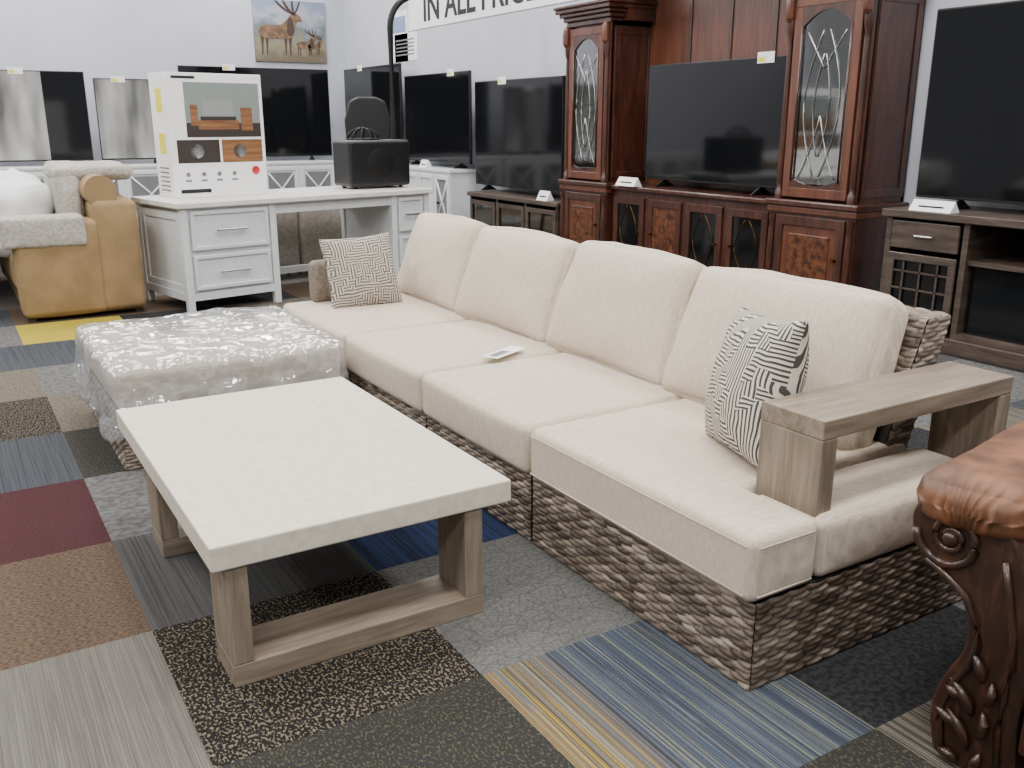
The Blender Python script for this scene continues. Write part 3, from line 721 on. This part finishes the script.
# ------------------------------------------------------------------ right console + tv
b=B('wood_media_console')
x0,x1,y0,y1,h=5.45,6.1,1.9,4.02,.89
es=M['espresso']
b.box('top',(x0-.03,y0-.03,h-.05),(x1,y1+.03,h),es,.006)
b.box('plinth',(x0-.02,y0-.02,0),(x1,y1+.02,.10),es,.006)
b.box('back',(x1-.03,y0,.1),(x1,y1,h-.05),es)
ys=[y1-.04,y1-.60,y0+.52,y0]
for y in ys: b.box('uprights',(x0,y,.1),(x1-.03,y+.04,h-.05),es)
for a in (y1-.60,y0):
    w=.56
    b.box('drawer',(x0-.012,a+.06,.64),(x0+.01,a+w-.01,.82),es,.006)
    b.cyl('pulls',(x0-.035,a+w/2-.05,.73),(x0-.035,a+w/2+.08,.73),.008,M['steel'],n=8)
    frame(b,'door',(x0,a+w-.005,.14),(0,-1,0),w-.06,.47,.05,.018,es)
    b.box('door',(x0+.004,a+.06,.16),(x0+.008,a+w-.02,.58),M['screen'])
    for k in range(1,4): b.box('door',(x0-.012,a+.05+k*(w-.06)/4,.16),(x0-.004,a+.062+k*(w-.06)/4,.60),es)
    for k in range(1,4): b.box('door',(x0-.012,a+.07,.14+k*.115),(x0-.004,a+w-.03,.152+k*.115),es)
b.box('shelf',(x0+.02,y0+.5,.58),(x1-.03,y1-.6,.61),es)
b.box('shelf',(x0,y0+.5,.10),(x1-.03,y1-.6,.14),es)
b.box('fireplace_insert',(x0+.06,y0+.58,.145),(x0+.10,y1-.62,.575),M['screen'])
b.finish()
tv((5.72,4.02),RD,2.1,.955,1.20,legs=.062,lab=.8)

# ------------------------------------------------------------------ price cards
def pcard(x,y,z,w=.17,h=.10,rz=-90):
    b=B('price_card',(x,y,z),math.radians(rz),True)
    b.prism('c',[(-.05,0),(.05,0),(0,h)],Matrix(((0,0,1,-w/2),(1,0,0,0),(0,1,0,0),(0,0,0,1))),w,M['card'])
    b.box('c',(-w*.3,-.034,h*.35),(w*.3,-.030,h*.5),M['ink'])
    b.finish()
pcard(5.6,7.0,.866,.28,.08); pcard(5.5,3.72,.891,.3,.07); pcard(5.62,8.45,.631,.2); pcard(5.65,11.4,.861,.2)

# ------------------------------------------------------------------ wall items
b=B('wall_sign')
b.box('board',(XW-.012,7.0,2.70),(XW,12.75,3.6),M['card'])
b.finish()
cu=bpy.data.curves.new('sign_text','FONT'); cu.body='IN ALL PRICES'; cu.size=.50; cu.extrude=.003; cu.space_character=1.0; cu.offset=.008
to=bpy.data.objects.new('sign_lettering',cu); bpy.context.scene.collection.objects.link(to)
to.rotation_euler=(math.radians(90),0,math.radians(-90)); to.location=(XW-.016,12.28,2.79); to.data.materials.append(M['ink'])
to.parent=bpy.data.objects['wall_sign']
b=B('wall_poster')
b.box('sheet',(XW-.008,12.50,2.30),(XW,13.25,2.68),M['card'])
b.box('sheet',(XW-.008,12.80,2.30),(XW,13.40,3.0),M['card'])
b.box('sheet_print',(XW-.010,12.86,2.70),(XW-.008,13.34,2.92),flat('poster_blue',srgb(.50,.60,.72),.6))
for k in range(5): b.box('sheet_print',(XW-.010,12.60,2.38+k*.05),(XW-.008,13.20,2.40+k*.05),M['grayink'])
b.finish()
b=B('elk_painting')
X0,Z0,PW,PH=4.60,2.37,1.17,.92; yp=YW-.002
m,nt,bs=newmat('painted_landscape')
v=coords(nt,(1,1,1)); s=N(nt,'ShaderNodeSeparateXYZ'); nt.links.new(v,s.inputs[0])
n=N(nt,'ShaderNodeTexNoise'); n.inputs['Scale'].default_value=4; n.inputs['Detail'].default_value=9; n.inputs['Roughness'].default_value=.65; nt.links.new(v,n.inputs['Vector'])
mr=N(nt,'ShaderNodeMapRange'); mr.inputs[1].default_value=Z0; mr.inputs[2].default_value=Z0+PH; nt.links.new(s.outputs[2],mr.inputs[0])
ma=N(nt,'ShaderNodeMath',operation='MULTIPLY_ADD'); ma.inputs[1].default_value=1.1; nt.links.new(n.outputs['Fac'],ma.inputs[0]); nt.links.new(mr.outputs[0],ma.inputs[2])
su=N(nt,'ShaderNodeMath',operation='SUBTRACT'); su.inputs[1].default_value=.55; nt.links.new(ma.outputs[0],su.inputs[0])
col=ramp(nt,su.outputs[0],[(.05,srgb(.40,.36,.29)),(.28,srgb(.52,.49,.40)),(.42,srgb(.40,.43,.42)),(.58,srgb(.48,.52,.58)),(.72,srgb(.64,.64,.67)),(.9,srgb(.50,.54,.63))])
nt.links.new(col,bs.inputs['Base Color']); bs.inputs['Roughness'].default_value=.7
b.box('canvas',(X0,yp-.035,Z0),(X0+PW,yp,Z0+PH),m)
elk=noisemat('elk_brown',srgb(.33,.24,.18),srgb(.50,.39,.30),(14,14,14),.7,0,detail=6); elk2=flat('elk_dark',srgb(.27,.20,.155),.7)
def shape(pts,ox,oz,s,mt,d): 
    b.prism('elk',smooth_poly([(ox+x*s,oz+z*s) for x,z in pts],2),Matrix(((1,0,0,0),(0,0,-1,yp-.036-d),(0,1,0,0),(0,0,0,1))),.002,mt)
def smooth_poly(p,it=2):
    for _ in range(it):
        q=[]
        for i in range(len(p)):
            a=p[i];c=p[(i+1)%len(p)]
            q.append((a[0]*.75+c[0]*.25,a[1]*.75+c[1]*.25)); q.append((a[0]*.25+c[0]*.75,a[1]*.25+c[1]*.75))
        p=q
    return p
for ox,oz,s in ((X0+.08,Z0+.10,.74),(X0+.68,Z0+.10,.36),(X0+.86,Z0+.12,.28)):
    for x in (.03,.13,.54,.64): shape([(x,.0),(x+.035,.0),(x+.04,.2),(x+.09,.44),(x-.03,.44),(x+.01,.2)],ox,oz,s,elk2,.0)
    shape([(-.02,.40),(.0,.56),(.2,.61),(.5,.60),(.66,.78),(.74,.86),(.90,.83),(.97,.72),(.92,.68),(.84,.70),(.78,.52),(.70,.34),(.42,.33),(.14,.32)],ox,oz,s,elk,.001)
    shape([(.58,.42),(.64,.76),(.72,.80),(.79,.52),(.72,.38)],ox,oz,s,elk2,.003)
    for x in (-.30,-.14,.04,.2): 
        shape([(.76,.82),(.80,.82),(.75+x*.7,.98),(.72+x*1.1,1.12),(.68+x*1.1,1.10),(.70+x*.7,.95)],ox,oz,s,elk2,.003)
b.finish()
b=B('arc_floor_lamp')
lx,ly=4.22,9.25
b.lathe('base',(lx,ly,0),[(0,0),(.2,0),(.2,.03),(.03,.05)],M['blackmat'],24)
b.tube('pole',[(lx,ly,.03),(lx,ly,1.4),(lx,ly,2.38)]+[(lx+.32*(1-math.cos(a)),ly,2.38+.32*math.sin(a)) for a in [math.pi*k/16 for k in range(1,9)]]+[(lx+.7,ly,2.76),(lx+1.1,ly,2.84)],.032,M['blackmat'],12)
b.lathe('shade',(lx+1.1,ly,2.80),[(.03,.06),(.12,.03),(.16,0)],M['blackmat'],24)
b.finish()

# ------------------------------------------------------------------ carved armchair (lower right)
bd=Vector((.985,.17,0)).normalized(); rz=math.atan2(bd.y,bd.x)
b=B('carved_armchair',(1.81,1.185,0),rz)
prof=[(.02,.63),(0,.59),(.004,.55),(.03,.51),(.075,.475),(.12,.44),(.150,.39),(.160,.33),(.150,.28),(.125,.23),(.105,.17),(.100,.11),(.11,.05),(.125,0),
      (.29,0),(.30,.06),(.29,.14),(.29,.22),(.30,.30),(.29,.38),(.27,.46),(.25,.54),(.235,.58),(.20,.62),(.13,.65),(.06,.65)]
PM=Matrix(((0,0,1,0),(-1,0,0,0),(0,1,0,0),(0,0,0,1)))
def armpanel(part,dy):
    Pm=T(0,dy,0)@PM
    b.prism(part,smooth_poly(prof),Pm,.09,M['carve'],.006,2)
    pts=[];rr=[]
    for k in range(64):
        a=math.pi*1.0+k*.26; r=.080*math.exp(-k*.033)
        pts.append(Pm@Vector((.096+r*math.cos(a),.555+r*math.sin(a),-.002))); rr.append(.0115-.0001*k)
    b.tube(part,pts,rr,M['carve'],10)
    cc=Pm@Vector((.096,.555,0))
    b.soft(part,(cc[0]-.02,cc[1]-.018,cc[2]-.018),(cc[0]+.02,cc[1]+.018,cc[2]+.018),.016,(0,0,0),M['carve'],None,2)
    edge=[(.05,.49),(.095,.465),(.145,.43),(.175,.38),(.185,.33),(.175,.27),(.150,.22),(.13,.16),(.127,.10),(.14,.03)]
    b.tube(part,[Pm@Vector((x,z,-.004)) for x,z in edge],.009,M['carve'],8)
    edge=[(.215,.54),(.235,.46),(.252,.38),(.262,.30),(.255,.22),(.252,.14),(.262,.05)]
    b.tube(part,[Pm@Vector((x,z,-.004)) for x,z in edge],.008,M['carve'],8)
    for (x,z,l,ang) in ((.195,.06,.10,95),(.175,.10,.07,125),(.215,.10,.07,60),(.195,.15,.09,100),(.175,.18,.05,135),(.22,.19,.06,55),(.205,.24,.07,85),(.205,.02,.05,40),(.18,.02,.05,140)):
        a=math.radians(ang); pts=[];rr=[]
        for k in range(9):
            t=k/8; pts.append(Pm@Vector((x+l*t*math.cos(a+.5*t),z+l*t*math.sin(a+.5*t),-.005-.006*math.sin(math.pi*t)))); rr.append(.002+.011*math.sin(math.pi*min(1,t*.9+.08)))
        b.tube(part,pts,rr,M['carve'],8)
armpanel('arm_panel_left',0); armpanel('arm_panel_right',-.78)
for nm,dy in (('arm_left',0),('arm_right',-.78)):
    cy,cz=dy-.12,.585
    def pleat(p,cy=cy,cz=cz):
        x,y,z=p
        k=max(0,1-(x+.01)/.14)
        a=math.atan2(z-cz,y-cy)
        g=1-.022*k*(.5+.5*math.cos(a*26))
        return (x+.004*k*math.cos(a*26),cy+(y-cy)*g,cz+(z-cz)*g)
    b.soft(nm,(-.012,dy-.25,.560),(.85,dy+.010,.694),.064,(.010,.010,.010),M['leather'],None,40,.005,3,fn=pleat)
    b.box(nm,(.07,dy-.26,.08),(.82,dy-.175,.58),M['leather'],.02)
b.soft('seat',(.02,-.78,.2),(.75,-.265,.5),.06,(.01,.0,.03),M['leather'])
b.soft('back',(.86,-.98,.1),(1.04,-.09,.90),.07,(.02,.01,.02),M['leather'])
b.box('rail',(.0,-.79,.1),(.06,-.295,.22),M['carve'],.01)
for y in (-.15,-.9): b.cyl('rear_feet',(.95,y,0),(.95,y,.12),.03,M['carve'])
b.finish()

# ------------------------------------------------------------------ lights
em,nt,bs=newmat('troffer_diffuser'); bs.inputs['Emission Color'].default_value=(1,.99,.97,1); bs.inputs['Emission Strength'].default_value=4; bs.inputs['Base Color'].default_value=(1,1,1,1)
for X in (-4,-1.2,1.6,4.4):
    for Y in (-1.5,1.2,3.9,6.6,9.3,12,14.2):
        b=B('ceiling_light',(X,Y,4.56),0,True); b.box('d',(-.6,-.3,0),(.6,.3,.04),em); b.finish()
        l=bpy.data.lights.new('troffer','AREA'); l.shape='RECTANGLE'; l.size=1.2; l.size_y=.6; l.energy=76; l.color=(1,.975,.945)
        o=bpy.data.objects.new('troffer_lamp',l); o.location=(X,Y,4.54); bpy.context.scene.collection.objects.link(o)
w=bpy.data.worlds.new('World'); bpy.context.scene.world=w; w.use_nodes=True
w.node_tree.nodes['Background'].inputs[0].default_value=(.96,.975,1,1); w.node_tree.nodes['Background'].inputs[1].default_value=.38
# ------------------------------------------------------------------ camera
cd=bpy.data.cameras.new('Camera'); cd.sensor_width=36; cd.lens=920/1024*36; cd.clip_end=100
co=bpy.data.objects.new('Camera',cd); co.location=(0,0,H); co.rotation_euler=(math.radians(90-15.91),0,math.radians(-31.6))
bpy.context.scene.collection.objects.link(co); bpy.context.scene.camera=co
